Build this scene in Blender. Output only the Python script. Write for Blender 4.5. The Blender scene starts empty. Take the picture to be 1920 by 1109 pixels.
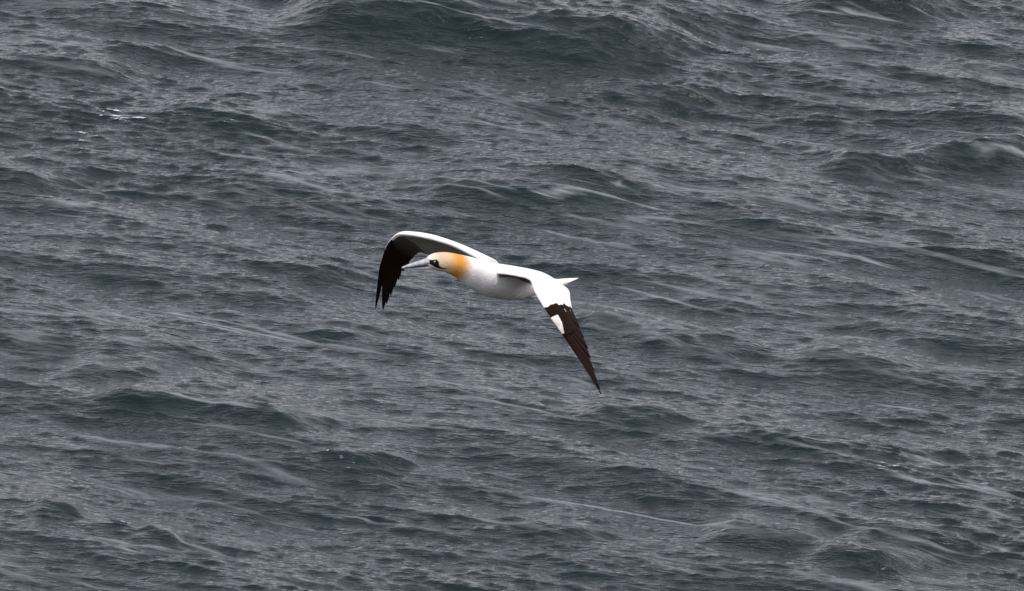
import bpy, bmesh, math, random
import numpy as np
from mathutils import Vector, Matrix
from mathutils.kdtree import KDTree

random.seed(7)
S = bpy.context.scene
C = S.collection

# ------------------------------------------------------------------ camera
CAM_H = 36.0
PITCH = math.radians(17.0)
TANH = 0.04233                       # half horizontal field of view (tangent)
DIST = 42.0                          # camera to bird
cam_d = bpy.data.cameras.new('camera')
cam = bpy.data.objects.new('camera', cam_d)
C.objects.link(cam)
cam.location = (0, 0, CAM_H)
cam.rotation_euler = (math.radians(90) - PITCH, 0, 0)
cam_d.sensor_width = 36.0
cam_d.lens = 18.0 / TANH
cam_d.clip_start = 0.5
cam_d.clip_end = 20000
S.camera = cam

# ------------------------------------------------------------------ sky, sun, exposure
SUN_EL, SUN_AZ = math.radians(70), math.radians(120)   # azimuth measured from +Y, clockwise
w = bpy.data.worlds.new('World')
S.world = w
w.use_nodes = True
nt = w.node_tree
nt.nodes.clear()
sky = nt.nodes.new('ShaderNodeTexSky')
sky.sky_type = 'NISHITA'
sky.sun_disc = False
sky.sun_elevation = SUN_EL
sky.sun_rotation = SUN_AZ
sky.air_density = 1.0
sky.dust_density = 1.0
sky.ozone_density = 1.0
hs = nt.nodes.new('ShaderNodeHueSaturation')
hs.inputs['Saturation'].default_value = 0.33
bg = nt.nodes.new('ShaderNodeBackground')
bg.inputs['Strength'].default_value = 0.14
out = nt.nodes.new('ShaderNodeOutputWorld')
nt.links.new(sky.outputs[0], hs.inputs['Color'])
tint = nt.nodes.new('ShaderNodeVectorMath'); tint.operation = 'MULTIPLY'
tint.inputs[1].default_value = (1.06, 0.975, 1.06)      # pale lilac-grey cloud light
nt.links.new(hs.outputs[0], tint.inputs[0])
nt.links.new(tint.outputs[0], bg.inputs['Color'])
nt.links.new(bg.outputs[0], out.inputs[0])

sun_d = bpy.data.lights.new('sun', 'SUN')
sun_d.energy = 1.3
sun_d.angle = math.radians(18)
sun_d.color = (1.0, 0.96, 0.90)
sun = bpy.data.objects.new('sun', sun_d)
C.objects.link(sun)
sd = Vector((math.sin(SUN_AZ) * math.cos(SUN_EL), math.cos(SUN_AZ) * math.cos(SUN_EL), math.sin(SUN_EL)))
sun.rotation_euler = sd.to_track_quat('Z', 'Y').to_euler()
sun.location = (0, 0, 80)

vs = S.view_settings
vs.view_transform = 'Standard'
vs.look = 'None'
vs.gamma = 1.0
vs.exposure = 0.85
vs.use_curve_mapping = False

# ------------------------------------------------------------------ helpers
CP, SP = math.cos(PITCH), math.sin(PITCH)
V_R = np.array([1.0, 0, 0])
V_U = np.array([0, SP, CP])
V_F = np.array([0, CP, -SP])
CAMP = np.array([0, 0, CAM_H])

def W(px, py, z):
    """real 3D point of the bird: where a photo position lies at z metres nearer than 42 m"""
    d = DIST - z
    return CAMP + V_F * d + V_R * ((px - 960) / 960 * TANH * d) - V_U * ((py - 554.5) / 960 * TANH * d)

def sea_at(px, py):
    v = V_F + V_R * ((px - 960) / 960 * TANH) - V_U * ((py - 554.5) / 960 * TANH)
    t = -CAM_H / v[2]
    return CAMP[0] + v[0] * t, CAMP[1] + v[1] * t

def nrm(v):
    return v / (np.linalg.norm(v) + 1e-12)

def new_mat(name):
    m = bpy.data.materials.new(name)
    m.use_nodes = True
    return m, m.node_tree, m.node_tree.nodes['Principled BSDF']

# ------------------------------------------------------------------ sea
def fft_tile(N, L, lam_min, lam_max, lp, rms, wdir, spread, seed, chop):
    rng = np.random.default_rng(seed)
    k1 = np.fft.fftfreq(N, d=L / N) * 2 * np.pi
    kx, ky = np.meshgrid(k1, k1, indexing='xy')
    k = np.hypot(kx, ky)
    k[0, 0] = 1e-6
    c = (kx * wdir[0] + ky * wdir[1]) / k
    kp = 2 * np.pi / lp
    P = np.exp(-1.25 * (kp / k) ** 2) / k ** 3.7 * (np.abs(c) ** spread + 0.006)
    P *= np.where(c < 0, 0.25, 1.0)
    kmin, kmax = 2 * np.pi / lam_max, 2 * np.pi / lam_min
    P *= (1 / (1 + np.exp(-(k - kmin) / (0.12 * kmin)))) * np.exp(-(k / kmax) ** 4)
    P[0, 0] = 0
    g = (rng.standard_normal((N, N)) + 1j * rng.standard_normal((N, N))) * np.sqrt(P)
    f = np.fft.ifft2(g) * N
    h = f.real
    G = np.fft.fft2(h)
    sc = rms / h.std()
    h = h * sc
    G *= sc
    dx = np.fft.ifft2(-1j * kx / k * G).real * -chop
    dy = np.fft.ifft2(-1j * ky / k * G).real * -chop
    # jacobian for foam
    jxx = np.fft.ifft2(1j * kx * np.fft.fft2(dx)).real
    jyy = np.fft.ifft2(1j * ky * np.fft.fft2(dy)).real
    return np.stack([h, dx, dy, jxx + jyy], -1).astype(np.float32)

def sample(tile, L, x, y):
    N = tile.shape[0]
    u = (x / L * N) % N
    v = (y / L * N) % N
    i = np.floor(u).astype(np.int32); j = np.floor(v).astype(np.int32)
    fu = (u - i)[..., None]; fv = (v - j)[..., None]
    i %= N; j %= N
    i1 = (i + 1) % N; j1 = (j + 1) % N
    return (tile[j, i] * (1 - fu) * (1 - fv) + tile[j, i1] * fu * (1 - fv)
            + tile[j1, i] * (1 - fu) * fv + tile[j1, i1] * fu * fv)

def axis(lo, hi, step, far_lo, far_hi):
    mid = list(np.arange(lo, hi, step))
    a, s = [], step
    p = lo
    while p > far_lo:
        s *= 1.022 if s < 0.5 else 1.15; p -= s; a.append(p)
    b, s = [], step
    p = mid[-1]
    while p < far_hi:
        s *= 1.022 if s < 0.5 else 1.15; p += s; b.append(p)
    return np.array(a[::-1] + mid + b)

WD = nrm(np.array([-0.60, -0.80]))
CR = np.array([0.87, -0.50])

# crests the photograph shows: (x0, y0, x1, y1, height m, width of near face m)
RIDGES = [
    (560, 18, 930, 42, 0.42, 1.2), (850, 40, 1290, 100, 0.36, 1.1),
    (-40, 90, 290, 122, 0.15, 0.6), (330, 190, 560, 245, 0.15, 0.5),
    (1540, 292, 1740, 280, 0.20, 0.45), (1700, 275, 1960, 272, 0.22, 0.5),
    (180, 752, 400, 764, 0.24, 0.42), (370, 762, 590, 812, 0.24, 0.40),
    (1190, 640, 1300, 628, 0.19, 0.28), (1290, 628, 1420, 660, 0.16, 0.26),
    (1540, 1020, 1730, 1062, 0.20, 0.5), (1330, 985, 1560, 1020, 0.20, 0.4),
    (780, 345, 1240, 362, 0.17, 0.7), (-30, 300, 120, 345, 0.14, 0.5),
    (1080, 160, 1360, 175, 0.16, 0.6), (1480, 5, 1800, 8, 0.20, 0.6),
    (270, 1012, 360, 1018, 0.17, 0.3), (60, 965, 170, 968, 0.17, 0.3),
    (560, 525, 690, 505, 0.15, 0.3), (1080, 600, 1190, 600, 0.10, 0.22),
    (600, 870, 790, 862, 0.14, 0.3), (1090, 772, 1290, 790, 0.10, 0.35),
    (640, 215, 830, 272, 0.10, 0.4), (1520, 640, 1700, 690, 0.10, 0.4),
    (940, 955, 1130, 1000, 0.12, 0.35), (130, 672, 300, 700, 0.11, 0.35),
]

def build_sea():
    xs = axis(-7.5, 7.5, 0.033, -6000, 6000)
    ys = axis(104.5, 133.0, 0.033, -3000, 9000)
    X, Y = np.meshgrid(xs, ys, indexing='xy')
    X = X.astype(np.float64); Y = Y.astype(np.float64)
    bigL, midL, smlL = 61.7, 19.3, 7.9
    big = fft_tile(1024, bigL, 1.6, 20.0, 5.5, 0.050, WD, 18.0, 11, 1.15)
    mid = fft_tile(1024, midL, 0.42, 2.0, 1.9, 0.0150, nrm(WD + np.array([0.12, 0.0])), 14.0, 5, 1.25)
    sml = fft_tile(512, smlL, 0.07, 0.45, 0.34, 0.0068, nrm(WD + np.array([0.25, 0.0])), 7.0, 3, 0.8)
    dxm = np.gradient(xs)[None, :]; dym = np.gradient(ys)[:, None]
    cell = np.maximum(dxm, dym)
    f1 = np.clip(1.6 - cell / 1.2, 0, 1); f2 = np.clip(1.5 - cell / 0.25, 0, 1); f3 = np.clip(1.5 - cell / 0.08, 0, 1)
    a = sample(big, bigL, X, Y) * f1[..., None]
    b = sample(mid, midL, X, Y) * f2[..., None]
    c = sample(sml, smlL, X, Y) * f3[..., None]
    # short ripples ride thicker on some patches than on others (gusts)
    gust = 0.75 + 0.5 * (np.sin(X * 0.9 + 0.6 * Y) * 0.5 + 0.5) * (np.sin(Y * 0.31 - X * 0.17) * 0.5 + 0.5)
    A = a + b + c * gust[..., None]
    H, DX, DY, J = A[..., 0], A[..., 1], A[..., 2], A[..., 3]
    R = np.zeros_like(H)
    wob = a[..., 0] * 2.5 + b[..., 0] * 5.0
    face = np.zeros_like(H)
    for x0, y0, x1, y1, hh, fw in RIDGES:
        big_ = hh >= 0.199; fw *= 0.8; hh = (0.43 if big_ else 0.30) * fw
        p0 = np.array(sea_at(x0, y0)); p1 = np.array(sea_at(x1, y1))
        d = p1 - p0; Lr = np.linalg.norm(d); d = d / Lr
        n = np.array([d[1], -d[0]])           # towards the camera side
        if n[1] > 0: n = -n
        t = ((X - p0[0]) * d[0] + (Y - p0[1]) * d[1]) / Lr
        q = (X - p0[0]) * n[0] + (Y - p0[1]) * n[1] + 0.35 * (1 - 4 * (t - 0.5) ** 2) * -fw + wob * 0.8
        env = np.clip(1.45 - np.abs(t - 0.5) * 2.3, 0, 1)
        env = env * env * (3 - 2 * env)
        back = np.exp(-np.clip(-q, 0, None) / (fw * 2.2))
        front = 1 / (1 + np.exp((q - fw * 0.75) / (fw * 0.28))) / (1 / (1 + np.exp(-0.75 / 0.28)))
        prof = np.where(q < 0, back, front)
        m = np.abs(q) < fw * 9
        R += np.where(m, env * prof, 0) * hh
    Z = H + R
    co = np.stack([X + DX, Y + DY, Z], -1).reshape(-1, 3).astype(np.float32)
    # foam: sparse flecks near folding crests
    J2 = J.copy()
    for fx, fy, rx, ry in ((1320, 88, 60, 0.5), (1440, 96, 60, 0.4), (1235, 88, 20, 0.3), (225, 240, 45, 0.7), (160, 262, 30, 0.5),
                           (1850, 68, 25, 0.4), (435, 172, 22, 0.4), (510, 200, 20, 0.3), (1250, 855, 25, 0.3), (1330, 885, 30, 0.3),
                           (870, 910, 25, 0.3), (245, 985, 18, 0.3), (500, 962, 60, 0.4), (120, 415, 16, 0.3), (1660, 890, 40, 0.3),
                           (640, 880, 40, 0.3), (1060, 885, 60, 0.3), (300, 375, 60, 0.4), (590, 575, 60, 0.3), (1800, 690, 40, 0.3)):
        cx, cy = sea_at(fx, fy)
        rxm = rx / 960 * TANH * 118
        dx_, dy_ = X - cx, Y - cy + (X - cx) * 0.4
        J2 -= 0.50 * np.exp(-(dx_ / rxm) ** 2 - (dy_ / ry) ** 2)
    rng = np.random.default_rng(9)
    ny, nx = X.shape
    me = bpy.data.meshes.new('sea')
    me.vertices.add(nx * ny)
    me.vertices.foreach_set('co', co.ravel())
    idx = np.arange(nx * ny, dtype=np.int32).reshape(ny, nx)
    q = np.stack([idx[:-1, :-1], idx[:-1, 1:], idx[1:, 1:], idx[1:, :-1]], -1).reshape(-1, 4)
    me.loops.add(q.size)
    me.loops.foreach_set('vertex_index', q.ravel())
    me.polygons.add(len(q))
    me.polygons.foreach_set('loop_start', np.arange(0, q.size, 4, dtype=np.int32))
    me.polygons.foreach_set('loop_total', np.full(len(q), 4, dtype=np.int32))
    me.update()
    me.polygons.foreach_set('use_smooth', np.ones(len(q), dtype=bool))
    at = me.attributes.new('foam', 'FLOAT', 'POINT')
    at.data.foreach_set('value', np.clip(-J2, 0, 2).ravel().astype(np.float32))
    print('sea verts', nx * ny, 'J pct', np.percentile(-J2, [50, 90, 99, 99.9]))
    o = bpy.data.objects.new('sea', me)
    C.objects.link(o)
    o['kind'] = 'structure'
    return o

sea = build_sea()

FOAM0, FOAM1 = 0.22, 0.32
STREAK0, STREAK1 = 1.38, 1.95

def water_material():
    m, t, b = new_mat('sea_water')
    N, Lk = t.nodes, t.links
    b.inputs['IOR'].default_value = 1.333
    b.inputs['Roughness'].default_value = 0.045
    geo = N.new('ShaderNodeTexCoord')
    def noise(scale, rot, stretch, detail, rough=0.55, kind='FBM'):
        mp = N.new('ShaderNodeMapping')
        mp.vector_type = 'TEXTURE'                  # turn first, then stretch along the crests
        mp.inputs['Rotation'].default_value = (0, 0, math.radians(-rot))
        mp.inputs['Scale'].default_value = (1.0 / stretch, 1.0, 1.0)
        Lk.new(geo.outputs['Object'], mp.inputs['Vector'])
        n = N.new('ShaderNodeTexNoise')
        n.inputs['Scale'].default_value = scale
        n.inputs['Detail'].default_value = detail
        n.noise_type = kind
        if kind != 'FBM':
            n.inputs['Offset'].default_value = 1.0; n.inputs['Gain'].default_value = 1.0
        n.inputs['Roughness'].default_value = rough
        Lk.new(mp.outputs[0], n.inputs['Vector'])
        return n
    n1 = noise(9.0, 26, 0.40, 6, 0.66)
    n2 = noise(18.0, 18, 0.30, 4, 0.60, 'RIDGED_MULTIFRACTAL')
    n1.inputs['Distortion'].default_value = 0.3
    n2.inputs['Distortion'].default_value = 0.25
    b1 = N.new('ShaderNodeBump'); b1.inputs['Strength'].default_value = 1.0; b1.inputs['Distance'].default_value = 0.020
    b2 = N.new('ShaderNodeBump'); b2.inputs['Strength'].default_value = 1.0; b2.inputs['Distance'].default_value = 0.0032
    Lk.new(n1.outputs['Fac'], b1.inputs['Height'])
    Lk.new(n2.outputs['Fac'], b2.inputs['Height'])
    Lk.new(b1.outputs[0], b2.inputs['Normal'])
    Lk.new(b2.outputs[0], b.inputs['Normal'])
    # foam flecks
    at = N.new('ShaderNodeAttribute'); at.attribute_name = 'foam'
    nf = noise(19.0, 20, 0.45, 5, 0.7)
    nf2 = noise(0.35, 0, 0.8, 2)
    mu = N.new('ShaderNodeMath'); mu.operation = 'MULTIPLY'
    Lk.new(at.outputs['Fac'], mu.inputs[0]); Lk.new(nf.outputs['Fac'], mu.inputs[1])
    mu2 = N.new('ShaderNodeMath'); mu2.operation = 'MULTIPLY'
    Lk.new(mu.outputs[0], mu2.inputs[0]); Lk.new(nf2.outputs['Fac'], mu2.inputs[1])
    rp = N.new('ShaderNodeMapRange')
    rp.inputs['From Min'].default_value = FOAM0
    rp.inputs['From Max'].default_value = FOAM1
    Lk.new(mu2.outputs[0], rp.inputs['Value'])
    # thin pale streaks: sky reflections painted into the water colour
    ns = noise(2.1, 33, 0.13, 5, 0.6, 'RIDGED_MULTIFRACTAL'); ns.inputs['Distortion'].default_value = 0.6
    ns2 = noise(0.6, 10, 0.6, 4)
    r1 = N.new('ShaderNodeMapRange'); r1.inputs['From Min'].default_value = STREAK0; r1.inputs['From Max'].default_value = STREAK1
    r1.inputs['To Max'].default_value = 0.24
    Lk.new(ns.outputs['Fac'], r1.inputs['Value'])
    r2 = N.new('ShaderNodeMapRange'); r2.inputs['From Min'].default_value = 0.42; r2.inputs['From Max'].default_value = 0.62
    Lk.new(ns2.outputs['Fac'], r2.inputs['Value'])
    m3 = N.new('ShaderNodeMath'); m3.operation = 'MULTIPLY'
    Lk.new(r1.outputs[0], m3.inputs[0]); Lk.new(r2.outputs[0], m3.inputs[1])
    mxm = N.new('ShaderNodeMath'); mxm.operation = 'MAXIMUM'
    Lk.new(rp.outputs[0], mxm.inputs[0]); Lk.new(m3.outputs[0], mxm.inputs[1])
    rp = mxm
    mx = N.new('ShaderNodeMix'); mx.data_type = 'RGBA'
    mx.inputs['A'].default_value = (0.0008, 0.0095, 0.0070, 1)
    mx.inputs['B'].default_value = (0.62, 0.66, 0.68, 1)
    Lk.new(rp.outputs[0], mx.inputs['Factor'])
    Lk.new(mx.outputs['Result'], b.inputs['Base Color'])
    mr = N.new('ShaderNodeMapRange')
    mr.inputs['To Min'].default_value = 0.07
    mr.inputs['To Max'].default_value = 0.8
    Lk.new(rp.outputs[0], mr.inputs['Value'])
    Lk.new(mr.outputs[0], b.inputs['Roughness'])
    return m
sea.data.materials.append(water_material())

# ------------------------------------------------------------------ gannet
F = nrm(np.array([-0.67, 0.06, 0.70]))       # view axes: right, up, towards camera
def VW(v):                                    # view-frame vector -> world
    return V_R * v[0] + V_U * v[1] - V_F * v[2]
FW = VW(F)                                    # bird's forward
LW = VW(nrm(np.array([0.65, -0.31, 0.69])))   # bird's left
UW = nrm(np.cross(FW, LW))                    # bird's up
if UW[2] < 0: UW = -UW

root = bpy.data.objects.new('gannet', None)
C.objects.link(root)
ROOT = W(945, 528, 0.0)
root.location = ROOT
root['label'] = 'white gannet with buff-orange head and black wing tips gliding low over the grey sea'
root['category'] = 'seabird'

def link_part(name, me, mat, parent=None, smooth=True):
    if smooth:
        me.polygons.foreach_set('use_smooth', np.ones(len(me.polygons), dtype=bool))
    if mat: me.materials.append(mat)
    o = bpy.data.objects.new(name, me)
    C.objects.link(o)
    o.parent = parent or root
    return o

def catmull(P, n):
    P = np.array(P, float)
    m = len(P)
    ext = np.vstack([2 * P[0] - P[1], P, 2 * P[-1] - P[-2]])
    outp = []
    for s in np.linspace(0, m - 1, n):
        i = min(int(s), m - 2); t = s - i
        a, b, c, d = ext[i], ext[i + 1], ext[i + 2], ext[i + 3]
        outp.append(0.5 * ((2 * b) + (c - a) * t + (2 * a - 5 * b + 4 * c - d) * t * t + (3 * b - a - 3 * c + d) * t ** 3))
    return np.array(outp)

def grid_faces(nr, nc, off, cap=True):
    f = []
    for i in range(nr - 1):
        for j in range(nc):
            k = (j + 1) % nc
            f.append((off + i * nc + j, off + i * nc + k, off + (i + 1) * nc + k, off + (i + 1) * nc + j))
    if cap:
        f.append(tuple(off + j for j in range(nc))[::-1])
        f.append(tuple(off + (nr - 1) * nc + j for j in range(nc)))
    return f

def loft_tube(rows, nc=28, nrow=60):
    """rows: (px, py, z, r_up, r_down, r_side) -> verts, faces"""
    c = np.array([W(*r[:3]) for r in rows])
    rad = np.array([r[3:6] for r in rows])
    A = catmull(np.hstack([c, rad]), nrow)
    c = A[:, :3]; rad = np.clip(A[:, 3:], 0.001, None)
    tg = np.gradient(c, axis=0)
    vs_ = []
    for i in range(nrow):
        t = nrm(tg[i])
        u = nrm(UW - t * np.dot(UW, t))
        s = nrm(np.cross(t, u))
        for j in range(nc):
            a = 2 * math.pi * j / nc
            ca, sa = math.cos(a), math.sin(a)
            ru = rad[i, 0] if sa > 0 else rad[i, 1]
            vs_.append(c[i] + s * ca * rad[i, 2] + u * sa * ru)
    return np.array(vs_), (nrow, nc)

HC = W(814, 490.5, 0.300)
HAX = nrm(W(828, 491, 0.283) - W(804, 492, 0.312))     # backwards along the head
HUP = nrm(UW - HAX * np.dot(UW, HAX))
HSD = np.cross(HAX, HUP)
if np.dot(HSD, LW) < 0: HSD = -HSD
EYE_L = W(814, 490.8, 0.3165)                            # the eye on the near cheek
# ---- body and head, one line of stations from forehead to tail root
BODY = [
    (799, 493, 0.318, 0.010, 0.013, 0.010),
    (804, 492, 0.312, 0.021, 0.022, 0.018),
    (814, 490.5, 0.300, 0.029, 0.028, 0.025),
    (828, 491, 0.283, 0.0335, 0.033, 0.031),
    (843, 493, 0.263, 0.035, 0.037, 0.035),
    (858, 498, 0.238, 0.039, 0.040, 0.039),
    (875, 505, 0.205, 0.045, 0.048, 0.046),
    (895, 514, 0.150, 0.050, 0.056, 0.056),
    (917, 522, 0.085, 0.055, 0.062, 0.063),
    (943, 528, 0.000, 0.053, 0.063, 0.066),
    (967, 532, -0.075, 0.046, 0.057, 0.060),
    (988, 533, -0.145, 0.036, 0.045, 0.048),
    (1010, 534, -0.215, 0.026, 0.033, 0.036),
    (1030, 532, -0.280, 0.017, 0.020, 0.026),
    (1046, 529, -0.325, 0.010, 0.011, 0.020),
]

# ---- wings: (Lx, Ly, Lz, Tx, Ty, Tz, thickness) root -> hand
WING_L = [
    (900, 510, 0.090, 968, 526, -0.090, 0.044),
    (935, 513, 0.160, 994, 527, -0.055, 0.030),
    (968, 518, 0.215, 1018, 529, -0.010, 0.024),
    (993, 526, 0.265, 1042, 534, 0.045, 0.022),
    (1001, 546, 0.310, 1065, 545, 0.110, 0.024),
    (1015, 570, 0.345, 1069, 566, 0.180, 0.021),
    (1031, 596, 0.358, 1073, 588, 0.215, 0.015),
    (1044, 614, 0.356, 1076, 604, 0.250, 0.011),
    (1056, 632, 0.350, 1083, 622, 0.265, 0.007),
]
WING_R = [
    (908, 494, 0.060, 945, 522, -0.090, 0.034),
    (884, 478, 0.005, 920, 518, -0.130, 0.032),
    (845, 459, -0.060, 884, 502, -0.190, 0.027),
    (798, 446, -0.125, 845, 482, -0.265, 0.026),
    (765, 440, -0.170, 808, 478, -0.305, 0.026),
    (744, 441, -0.195, 786, 474, -0.330, 0.022),
    (728, 456, -0.225, 772, 486, -0.355, 0.015),
    (719, 474, -0.255, 760, 500, -0.375, 0.009),
]

def wing_surface(st, side, nu=130, nv=40):
    """closed aerofoil loft; returns verts, dims and (u, v, upper) of every vertex"""
    A = np.array([np.hstack([W(*r[:3]), W(*r[3:6]), [r[6]]]) for r in st])
    A = catmull(A, nu)
    Lp, Tp, th = A[:, :3], A[:, 3:6], A[:, 6]
    dL = np.gradient((Lp + Tp) / 2, axis=0)
    verts, par = [], []
    k0 = int(nu * 0.35)
    sg = 1.0 if np.dot(np.cross(Tp[k0] - Lp[k0], dL[k0]), UW) > 0 else -1.0
    for i in range(nu):
        ch = Tp[i] - Lp[i]
        n = nrm(np.cross(ch, dL[i])) * sg
        cl = np.linalg.norm(ch)
        ring = [(v, 1) for v in (0.5 - 0.5 * np.cos(np.linspace(0, math.pi, nv)))]
        ring += [(v, -1) for v in (0.5 - 0.5 * np.cos(np.linspace(math.pi, 0, nv)))][1:-1]
        for v, s in ring:
            t = 2.97 * (math.sqrt(max(v, 0)) * 1.0 - 0.42 * v - 1.17 * v ** 2 + 0.95 * v ** 3 - 0.34 * v ** 4)
            t = max(t, 0) * 0.5 * th[i] + 0.0030 * min(1, v * 8)
            camber = 0.10 * cl * 4 * v * (1 - v) * (1 - 0.4 * v)
            k = 1.0 if s > 0 else 0.62
            verts.append(Lp[i] + ch * v + n * (camber + s * t * k))
            par.append((i / (nu - 1), v, s))
    return np.array(verts), (nu, 2 * nv - 2), par, Lp, Tp

def build_body():
    allv, faces, off = [], [], 0
    kpts = []
    v, (nr, nc) = loft_tube(BODY)
    allv.append(v); faces += grid_faces(nr, nc, off); off += len(v)
    v, (nr, nc) = loft_tube([(968, 543, -0.080, 0.016, 0.016, 0.020), (984, 550, -0.120, 0.012, 0.012, 0.016),
                             (996, 555, -0.155, 0.007, 0.007, 0.010), (1005, 557, -0.180, 0.003, 0.003, 0.004)], 16, 20)
    allv.append(v); faces += grid_faces(nr, nc, off); off += len(v)
    for st, side in ((WING_L, 1), (WING_R, -1)):
        v, (nr, nc), par, Lp, Tp = wing_surface(st, side)
        allv.append(v); faces += grid_faces(nr, nc, off); off += len(v)
        kpts += [(p, side, q) for p, q in zip(v, par)]
    V = np.vstack(allv) - ROOT
    me = bpy.data.meshes.new('tmp')
    me.from_pydata(V.tolist(), [], faces)
    bm = bmesh.new(); bm.from_mesh(me)
    # make each closed shell face outwards
    bmesh.ops.recalc_face_normals(bm, faces=bm.faces)
    bm.to_mesh(me); bm.free()
    o = bpy.data.objects.new('tmp', me)
    C.objects.link(o)
    md = o.modifiers.new('r', 'REMESH'); md.mode = 'VOXEL'; md.voxel_size = 0.0022; md.use_smooth_shade = True
    ms = o.modifiers.new('s', 'SMOOTH'); ms.factor = 0.5; ms.iterations = 7
    dg = bpy.context.evaluated_depsgraph_get()
    res = bpy.data.meshes.new_from_object(o.evaluated_get(dg))
    bpy.data.objects.remove(o); bpy.data.meshes.remove(me)
    res.name = 'body'
    n = len(res.vertices)
    co = np.empty(n * 3, np.float32); res.vertices.foreach_get('co', co)
    co = co.reshape(-1, 3) + ROOT
    # keep the coat's colours: every vertex learns where on the bird it sits
    kd = KDTree(len(kpts))
    for i, (p, s, q) in enumerate(kpts): kd.insert(p, i)
    kd.balance()
    bc = np.array([W(*r[:3]) for r in BODY]); bc = catmull(bc, 120)
    col = np.tile(np.array([0.80, 0.765, 0.71]), (n, 1))
    hd = W(800, 491, 0.318); nk = W(866, 499, 0.225)
    ax = nk - hd; al = np.linalg.norm(ax); ax /= al
    hu = nrm(UW - ax * np.dot(UW, ax)); hsd = np.cross(ax, hu)
    rng = np.random.default_rng(2)
    rel = co - hd
    t = rel @ ax / al; uu = rel @ hu; ss = rel @ hsd
    dist_axis = np.sqrt(uu ** 2 + ss ** 2)
    head = (t > -0.3) & (t < 1.25) & (dist_axis < 0.075)
    for i in np.where(head)[0]:
        tt = t[i] - 0.45 * uu[i] + 0.010 * math.sin(uu[i] * 230 + ss[i] * 170)
        a = np.clip((tt - 0.15) / 0.55, 0, 1) ** 1.6
        b = np.clip((1.18 - tt) / 0.42, 0, 1)
        b = b * b * (3 - 2 * b)
        low = 1 + 0.25 * np.clip(-uu[i] / 0.03, 0, 1)
        k = min(1, a * b)
        pale = np.clip(tt / 0.30 + 0.3, 0, 1) * b
        c = col[i] * (1 - pale) + np.array([0.66, 0.53, 0.35]) * pale
        col[i] = c * (1 - k) + np.array([0.60, 0.27 / low, 0.045 / low]) * k
    BLK = np.array([0.006, 0.006, 0.008])
    # bare black skin round the eye and bill root, thin line back along the gape; (back, up) metres from the eye
    K = 0.0022
    def poly(pts): return [((x - 814) * K, (490.5 - y) / 540) for x, y in pts]
    FACE = poly([(798, 487.5), (811.5, 486.2), (816, 485.2), (819.5, 489.4), (820.5, 496.8), (825, 500), (834, 502.6), (838, 504.4),
                 (825, 503.8), (817, 501.6), (812, 498.5), (805, 494.5), (797, 492.5)])
    CHIN = poly([(796, 509), (805, 505.5), (815, 502.5), (826, 504.6), (838, 504.8), (842, 507), (832, 511), (815, 514), (796, 514)])
    def inside(P, x, y):
        r = False; j = len(P) - 1
        for i2 in range(len(P)):
            xi, yi = P[i2]; xj, yj = P[j]
            if (yi > y) != (yj > y) and x < (xj - xi) * (y - yi) / (yj - yi) + xi: r = not r
            j = i2
        return r
    pe = co - EYE_L
    ea, eb = pe @ HAX, pe @ HUP
    es = (co - HC) @ HSD
    for i in np.where((np.abs(ea) < 0.07) & (np.abs(eb) < 0.05) & head)[0]:
        if abs(es[i]) < 0.006: continue
        for P, cc in ((CHIN, np.array([0.50, 0.49, 0.34])), (FACE, BLK)):
            q0 = np.array(P); q1 = np.roll(q0, -1, 0); dq = q1 - q0
            tq = np.clip(((ea[i] - q0[:, 0]) * dq[:, 0] + (eb[i] - q0[:, 1]) * dq[:, 1]) / (dq ** 2).sum(1), 0, 1)
            dd = np.hypot(q0[:, 0] + dq[:, 0] * tq - ea[i], q0[:, 1] + dq[:, 1] * tq - eb[i]).min()
            kk = np.clip(0.5 + (dd if inside(P, ea[i], eb[i]) else -dd) / 0.0022, 0, 1)
            col[i] = col[i] * (1 - kk) + cc * kk
    DARK = np.array([0.0125, 0.0050, 0.0020])
    # underside shade painted into breast and belly colour, broken up by grey-buff mottling
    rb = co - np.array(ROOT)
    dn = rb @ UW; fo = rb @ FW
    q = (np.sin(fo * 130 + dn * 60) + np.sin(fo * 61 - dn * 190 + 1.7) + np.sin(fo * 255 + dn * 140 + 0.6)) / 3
    mottle_shade = np.clip((-dn - 0.005) / 0.05, 0, 1) * np.clip((0.24 - np.abs(fo)) / 0.05, 0, 1) * (0.55 + 0.45 * q)
    col *= 1 - mottle_shade[:, None] * np.array([0.42, 0.53, 0.70])
    dsel = np.ones(n, bool)
    for i in range(n):
        if head[i] and t[i] < 1.0: continue
        near = kd.find_n(co[i], 3)
        if near[0][2] > 0.012: continue
        _, side, (u, v, up) = kpts[near[0][1]]
        same = [(kpts[j][2], 1 / (dd + 1e-4)) for _, j, dd in near if kpts[j][2][2] == up and kpts[j][1] == side]
        sw = sum(q_ for _, q_ in same)
        u = sum(p_[0] * q_ for p_, q_ in same) / sw; v = sum(p_[1] * q_ for p_, q_ in same) / sw
        jag = 0.006 * math.sin(v * 19 + 0.5) + 0.003 * math.sin(v * 43)
        if up > 0:
            edge = 0.665 + 0.045 * (v - 0.2) + jag
            if side < 0 and v < 0.25: edge = 0.88
            if u > edge:
                lim = 0.36 - 1.1 * abs(u - 0.80)
                patch = 0.755 + 0.02 * v < u < 0.965 and v < min(0.18, 0.27 - 0.95 * (u - 0.755)) + 0.5 * jag
                if not patch: col[i] = DARK
                if abs(v - 0.50 - (u - 0.73)) < 0.014 and 0.715 < u < 0.745: col[i] = np.array([0.6, 0.56, 0.52])
                if abs(v - 0.80 - 0.8 * (u - 0.73)) < 0.022 and 0.725 < u < 0.80: col[i] = np.array([0.45, 0.42, 0.40])
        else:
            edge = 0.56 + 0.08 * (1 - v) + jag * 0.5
            k = np.clip((u - edge) / 0.05, 0, 1)
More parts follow.
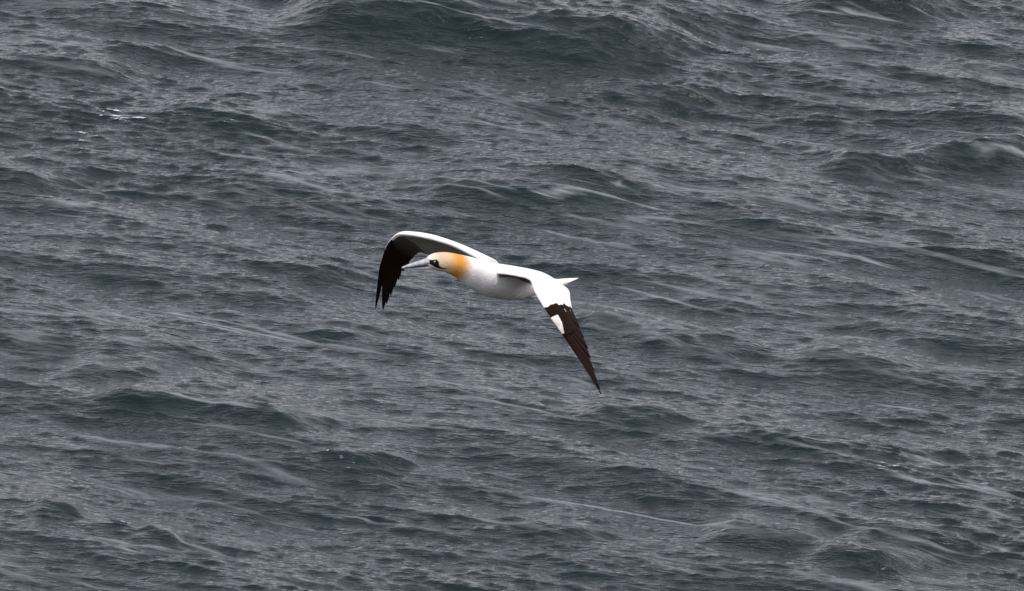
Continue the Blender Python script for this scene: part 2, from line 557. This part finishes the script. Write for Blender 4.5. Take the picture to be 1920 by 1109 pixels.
            if v > 0.08:
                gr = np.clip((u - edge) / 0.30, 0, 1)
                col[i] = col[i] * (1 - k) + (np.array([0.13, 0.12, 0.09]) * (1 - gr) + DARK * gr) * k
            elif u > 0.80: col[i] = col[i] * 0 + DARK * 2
            if k < 0.5: col[i] = col[i] * (1 - np.clip((v - 0.03) / 0.05, 0, 1) * np.array([0.68, 0.71, 0.75]))  # white underwing coverts darkened, their shade painted into the colour
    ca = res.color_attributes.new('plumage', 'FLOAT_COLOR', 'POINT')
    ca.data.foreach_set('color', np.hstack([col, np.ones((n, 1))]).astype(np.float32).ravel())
    print('bird verts', n)
    return res

def feather_mat(name, rough, bump=0.25, sss=0.0):
    m, t, b = new_mat(name)
    N, Lk = t.nodes, t.links
    b.inputs['Roughness'].default_value = rough
    b.inputs['Specular IOR Level'].default_value = 0.07
    at = N.new('ShaderNodeAttribute'); at.attribute_name = 'plumage'
    tc = N.new('ShaderNodeTexCoord')
    n = N.new('ShaderNodeTexNoise'); n.inputs['Scale'].default_value = 95; n.inputs['Detail'].default_value = 4
    n2 = N.new('ShaderNodeTexNoise'); n2.inputs['Scale'].default_value = 16; n2.inputs['Detail'].default_value = 4
    Lk.new(tc.outputs['Object'], n.inputs['Vector']); Lk.new(tc.outputs['Object'], n2.inputs['Vector'])
    mr = N.new('ShaderNodeMapRange')
    mr.inputs['From Min'].default_value = 0.3; mr.inputs['From Max'].default_value = 0.7
    mr.inputs['To Min'].default_value = 0.80; mr.inputs['To Max'].default_value = 1.02
    Lk.new(n2.outputs['Fac'], mr.inputs['Value'])
    mx = N.new('ShaderNodeVectorMath'); mx.operation = 'SCALE'
    Lk.new(at.outputs['Color'], mx.inputs[0]); Lk.new(mr.outputs[0], mx.inputs['Scale'])
    Lk.new(mx.outputs[0], b.inputs['Base Color'])
    bp = N.new('ShaderNodeBump'); bp.inputs['Strength'].default_value = bump; bp.inputs['Distance'].default_value = 0.004
    Lk.new(n.outputs['Fac'], bp.inputs['Height'])
    vo = N.new('ShaderNodeTexVoronoi'); vo.inputs['Scale'].default_value = 62
    Lk.new(tc.outputs['Object'], vo.inputs['Vector'])
    bp2 = N.new('ShaderNodeBump'); bp2.inputs['Strength'].default_value = 0.28; bp2.inputs['Distance'].default_value = 0.004
    Lk.new(vo.outputs['Distance'], bp2.inputs['Height']); Lk.new(bp.outputs[0], bp2.inputs['Normal'])
    Lk.new(bp2.outputs[0], b.inputs['Normal'])
    return m
MAT_PLUM = feather_mat('plumage', 0.75)
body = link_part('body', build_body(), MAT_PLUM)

def vane_mat(name, colr, rough=0.6):
    m, t, b = new_mat(name)
    N, Lk = t.nodes, t.links
    b.inputs['Roughness'].default_value = rough
    b.inputs['Specular IOR Level'].default_value = 0.07
    tc = N.new('ShaderNodeTexCoord')
    n = N.new('ShaderNodeTexNoise'); n.inputs['Scale'].default_value = 40; n.inputs['Detail'].default_value = 5
    Lk.new(tc.outputs['Object'], n.inputs['Vector'])
    mr = N.new('ShaderNodeMapRange'); mr.inputs['To Min'].default_value = 0.6; mr.inputs['To Max'].default_value = 1.4
    Lk.new(n.outputs['Fac'], mr.inputs['Value'])
    v = N.new('ShaderNodeVectorMath'); v.operation = 'SCALE'
    v.inputs[0].default_value = colr
    Lk.new(mr.outputs[0], v.inputs['Scale']); Lk.new(v.outputs[0], b.inputs['Base Color'])
    return m
MAT_BLACK = vane_mat('black_brown_feather', (0.0125, 0.0050, 0.0020), 0.7)
MAT_WHITE = vane_mat('white_feather', (0.78, 0.78, 0.76), 0.8)
MAT_TAIL = vane_mat('tail_feather_white', (0.80, 0.745, 0.64), 0.8)

def feather(name, base, tip, width, normal, mat, lead=0.35, bend=0.0, tip_pow=0.7, nseg=14, thick=0.0016, sweep=0.0, root_w=0.35):
    """one vaned feather with a raised shaft, pointed-round tip"""
    ax = tip - base; L = np.linalg.norm(ax); ax /= L
    n = nrm(normal - ax * np.dot(normal, ax)); s = np.cross(ax, n)
    V, Fc = [], []
    prof = [(-1.0, -0.25), (-0.5, 0.25), (0, 0.9), (0.5, 0.25), (1.0, -0.25)]
    for i in range(nseg):
        t = i / (nseg - 1)
        wv = width * min(1, (root_w + t * 2.2)) * (max(0.0, 1 - t ** 2.2)) ** tip_pow
        wv = max(wv, 0.0012)
        c = base + ax * L * t + n * bend * 4 * t * (1 - t) + s * sweep * 4 * t * (1 - t)
        for (q, hgt) in prof:
            wd = wv * (lead if q < 0 else 1 - lead)
            V.append(c + s * q * wd + n * (hgt * thick + 0.0006))
        for (q, hgt) in prof[::-1]:
            wd = wv * (lead if q < 0 else 1 - lead)
            V.append(c + s * q * wd + n * (hgt * thick * 0.6 - 0.0010))
    me = bpy.data.meshes.new(name)
    me.from_pydata((np.array(V) - ROOT).tolist(), [], grid_faces(nseg, 10, 0))
    return link_part(name, me, mat)

def wing_feathers(bases, tips, plane_n, side, flipw):
    bb = catmull(np.array([W(*p) for p in bases]), len(tips))
    for k, tp in enumerate(tips):
        tip = W(*tp[:3])
        wd = tp[3] * (2.05 if flipw else (1.66 if k > 0 else 1.2))
        n = plane_n
        feather('primary_feather', bb[k] + n * (0.0012 * k - 0.004) * side, tip + n * 0.0010 * k * side, wd, n, MAT_BLACK,
                lead=0.80 if flipw else (0.46 if k > 0 else 0.62), bend=0.008 * side, sweep=0.005 if flipw else 0.006)

def covert_row(bases, tips, n, side, frac, lift):
    bb = catmull(np.array([W(*p) for p in bases]), len(tips))
    for k in range(1, len(tips)):
        tip = W(*tips[k][:3])
        feather('covert_feather', bb[k] + n * lift, bb[k] + (tip - bb[k]) * frac + n * lift, 0.024, n, MAT_BLACK,
                lead=0.6, bend=0.003 * side, tip_pow=0.45, nseg=10)

# left wing (near one): outermost feather first
tipsL = [(1127, 739, 0.300, 0.022), (1124, 729, 0.296, 0.024), (1118, 713, 0.290, 0.026), (1112, 695, 0.284, 0.028),
         (1106, 674, 0.276, 0.029), (1100, 655, 0.268, 0.030), (1092, 636, 0.260, 0.030), (1084, 617, 0.250, 0.030),
         (1076, 602, 0.235, 0.028), (1069, 590, 0.215, 0.026)]
basesL = [(1047, 612, 0.345), (1040, 594, 0.335), (1030, 570, 0.300), (1040, 560, 0.240)]
nL = nrm(np.cross(W(1127, 738, 0.30) - W(1020, 573, 0.36), W(1069, 575, 0.19) - W(1020, 573, 0.36)))
if np.dot(nL, LW) < 0: nL = -nL
wing_feathers(basesL, tipsL, nL, 1, True)
covert_row(basesL, tipsL, nL, 1, 0.42, 0.0045)
# right wing (far one)
tipsR = [(704, 580, -0.520, 0.020), (718, 583, -0.520, 0.022), (725, 571, -0.510, 0.024), (733, 556, -0.500, 0.026),
         (740, 541, -0.485, 0.028), (748, 527, -0.470, 0.030), (757, 512, -0.450, 0.032), (766, 499, -0.430, 0.033),
         (774, 489, -0.405, 0.034), (782, 480, -0.375, 0.034)]
basesR = [(722, 470, -0.250), (733, 455, -0.225), (748, 446, -0.235), (768, 450, -0.290)]
nR = nrm(np.cross(W(706, 578, -0.52) - W(738, 440, -0.19), W(787, 474, -0.34) - W(738, 440, -0.19)))
if np.dot(nR, -LW) < 0: nR = -nR
wing_feathers(basesR, tipsR, nR, 1, False)

# tail: long pointed feathers
tb = W(1020, 532, -0.248)
for k, (px, py, z, wd) in enumerate([(1058, 538, -0.375, 0.030), (1065, 533, -0.40, 0.034), (1072, 528, -0.43, 0.036), (1084, 522.0, -0.475, 0.036),
                                     (1076, 524, -0.455, 0.024), (1066, 525, -0.425, 0.020)]):
    off = LW * 0.004 * (k - 2.5)
    feather('tail_feather', tb + off - UW * 0.001 * k, W(px, py, z), wd, UW + LW * 0.3, MAT_TAIL, lead=0.5, tip_pow=0.9, root_w=0.8)

# ---- bill
hd = W(801, 493.5, 0.316); bt = W(753.5, 501.5, 0.385)
bax = nrm(bt - hd); BL = np.linalg.norm(bt - hd)
bu = nrm(UW - bax * np.dot(UW, bax))
bu = nrm(bu); bs = np.cross(bax, bu)
def mandible(name, rows, mat, parent=None):
    """rows: t along bill, top, bottom, half width"""
    R = catmull(rows, 30); V = []
    nc = 16
    for t, top, bot, hw in R:
        c = hd + bax * BL * t + bu * (top + bot) / 2
        h = (top - bot) / 2
        for j in range(nc):
            a = 2 * math.pi * j / nc
            x = math.copysign(abs(math.cos(a)) ** 0.85, math.cos(a)); y = math.sin(a)
            V.append(c + bs * hw * x * (1 - 0.25 * max(0, y) ** 2) + bu * h * y)
    me = bpy.data.meshes.new(name)
    me.from_pydata((np.array(V) - ROOT).tolist(), [], grid_faces(len(R), nc, 0))
    return link_part(name, me, mat, parent)
m, t_, b_ = new_mat('bill_horn')
b_.inputs['Roughness'].default_value = 0.4
nz = t_.nodes.new('ShaderNodeTexNoise'); nz.inputs['Scale'].default_value = 60
cr = t_.nodes.new('ShaderNodeValToRGB')
cr.color_ramp.elements[0].position = 0.3; cr.color_ramp.elements[0].color = (0.25, 0.27, 0.31, 1)
cr.color_ramp.elements[1].position = 0.7; cr.color_ramp.elements[1].color = (0.45, 0.43, 0.40, 1)
tc = t_.nodes.new('ShaderNodeTexCoord')
t_.links.new(tc.outputs['Object'], nz.inputs['Vector'])
t_.links.new(nz.outputs['Fac'], cr.inputs['Fac']); t_.links.new(cr.outputs[0], b_.inputs['Base Color'])
MAT_BILL = m
m, t_, b_ = new_mat('black_skin'); b_.inputs['Base Color'].default_value = (0.006, 0.007, 0.009, 1); b_.inputs['Roughness'].default_value = 0.5
MAT_SKIN = m
upper = mandible('upper_mandible', [(-0.12, 0.0185, -0.002, 0.0120), (0.08, 0.0165, -0.0055, 0.0125), (0.35, 0.0125, -0.0058, 0.0100),
                  (0.65, 0.0080, -0.0050, 0.0068), (0.88, 0.0040, -0.0040, 0.0042), (0.97, 0.0012, -0.0048, 0.0030), (1.0, -0.0018, -0.0052, 0.0014)], MAT_BILL)
lower = mandible('lower_mandible', [(-0.20, -0.0065, -0.0235, 0.0120), (0.10, -0.0062, -0.0215, 0.0118), (0.40, -0.0066, -0.0160, 0.0085),
                  (0.70, -0.0062, -0.0110, 0.0055), (0.93, -0.0052, -0.0070, 0.0025)], MAT_BILL)
gape = mandible('gape', [(-0.34, -0.0062, -0.0078, 0.0130), (0.10, -0.0054, -0.0070, 0.0124), (0.40, -0.0057, -0.0071, 0.0094),
                  (0.70, -0.0050, -0.0070, 0.0060), (0.92, -0.0044, -0.0056, 0.0027)], MAT_SKIN)
groove = mandible('bill_groove', [(-0.05, 0.0050, 0.0036, 0.0137), (0.15, 0.0042, 0.0030, 0.0130), (0.35, 0.0034, 0.0024, 0.0108), (0.55, 0.0026, 0.0018, 0.0084), (0.72, 0.0018, 0.0012, 0.0052)], MAT_SKIN)

# ---- eyes
def ball(name, c, r, mat, flat=1.0, axis_=None, parent=None, seg=16):
    bm = bmesh.new(); bmesh.ops.create_uvsphere(bm, u_segments=seg, v_segments=seg // 2, radius=r)
    if axis_ is not None:
        q = Vector(axis_).to_track_quat('Z', 'Y').to_matrix().to_4x4()
        bmesh.ops.transform(bm, matrix=q @ Matrix.Diagonal((1, 1, flat, 1)), verts=bm.verts)
    bmesh.ops.translate(bm, vec=Vector(c - ROOT), verts=bm.verts)
    me = bpy.data.meshes.new(name); bm.to_mesh(me); bm.free()
    return link_part(name, me, mat, parent)
m, t_, b_ = new_mat('iris'); b_.inputs['Base Color'].default_value = (0.30, 0.42, 0.48, 1); b_.inputs['Roughness'].default_value = 0.1
MAT_IRIS = m
m, t_, b_ = new_mat('pupil'); b_.inputs['Base Color'].default_value = (0.003, 0.003, 0.004, 1); b_.inputs['Roughness'].default_value = 0.05
MAT_PUP = m
for sg in (1, -1):
    sd_ = HSD * sg
    c = EYE_L if sg > 0 else EYE_L - 2 * HSD * np.dot(EYE_L - HC, HSD)
    hax = -HAX
    c = c + sd_ * 0.0035
    e = ball('eye', c, 0.0074, MAT_IRIS, 0.8, sd_)
    ball('pupil', c + sd_ * 0.0036 + hax * 0.0005, 0.0040, MAT_PUP, 0.7, sd_, parent=e)
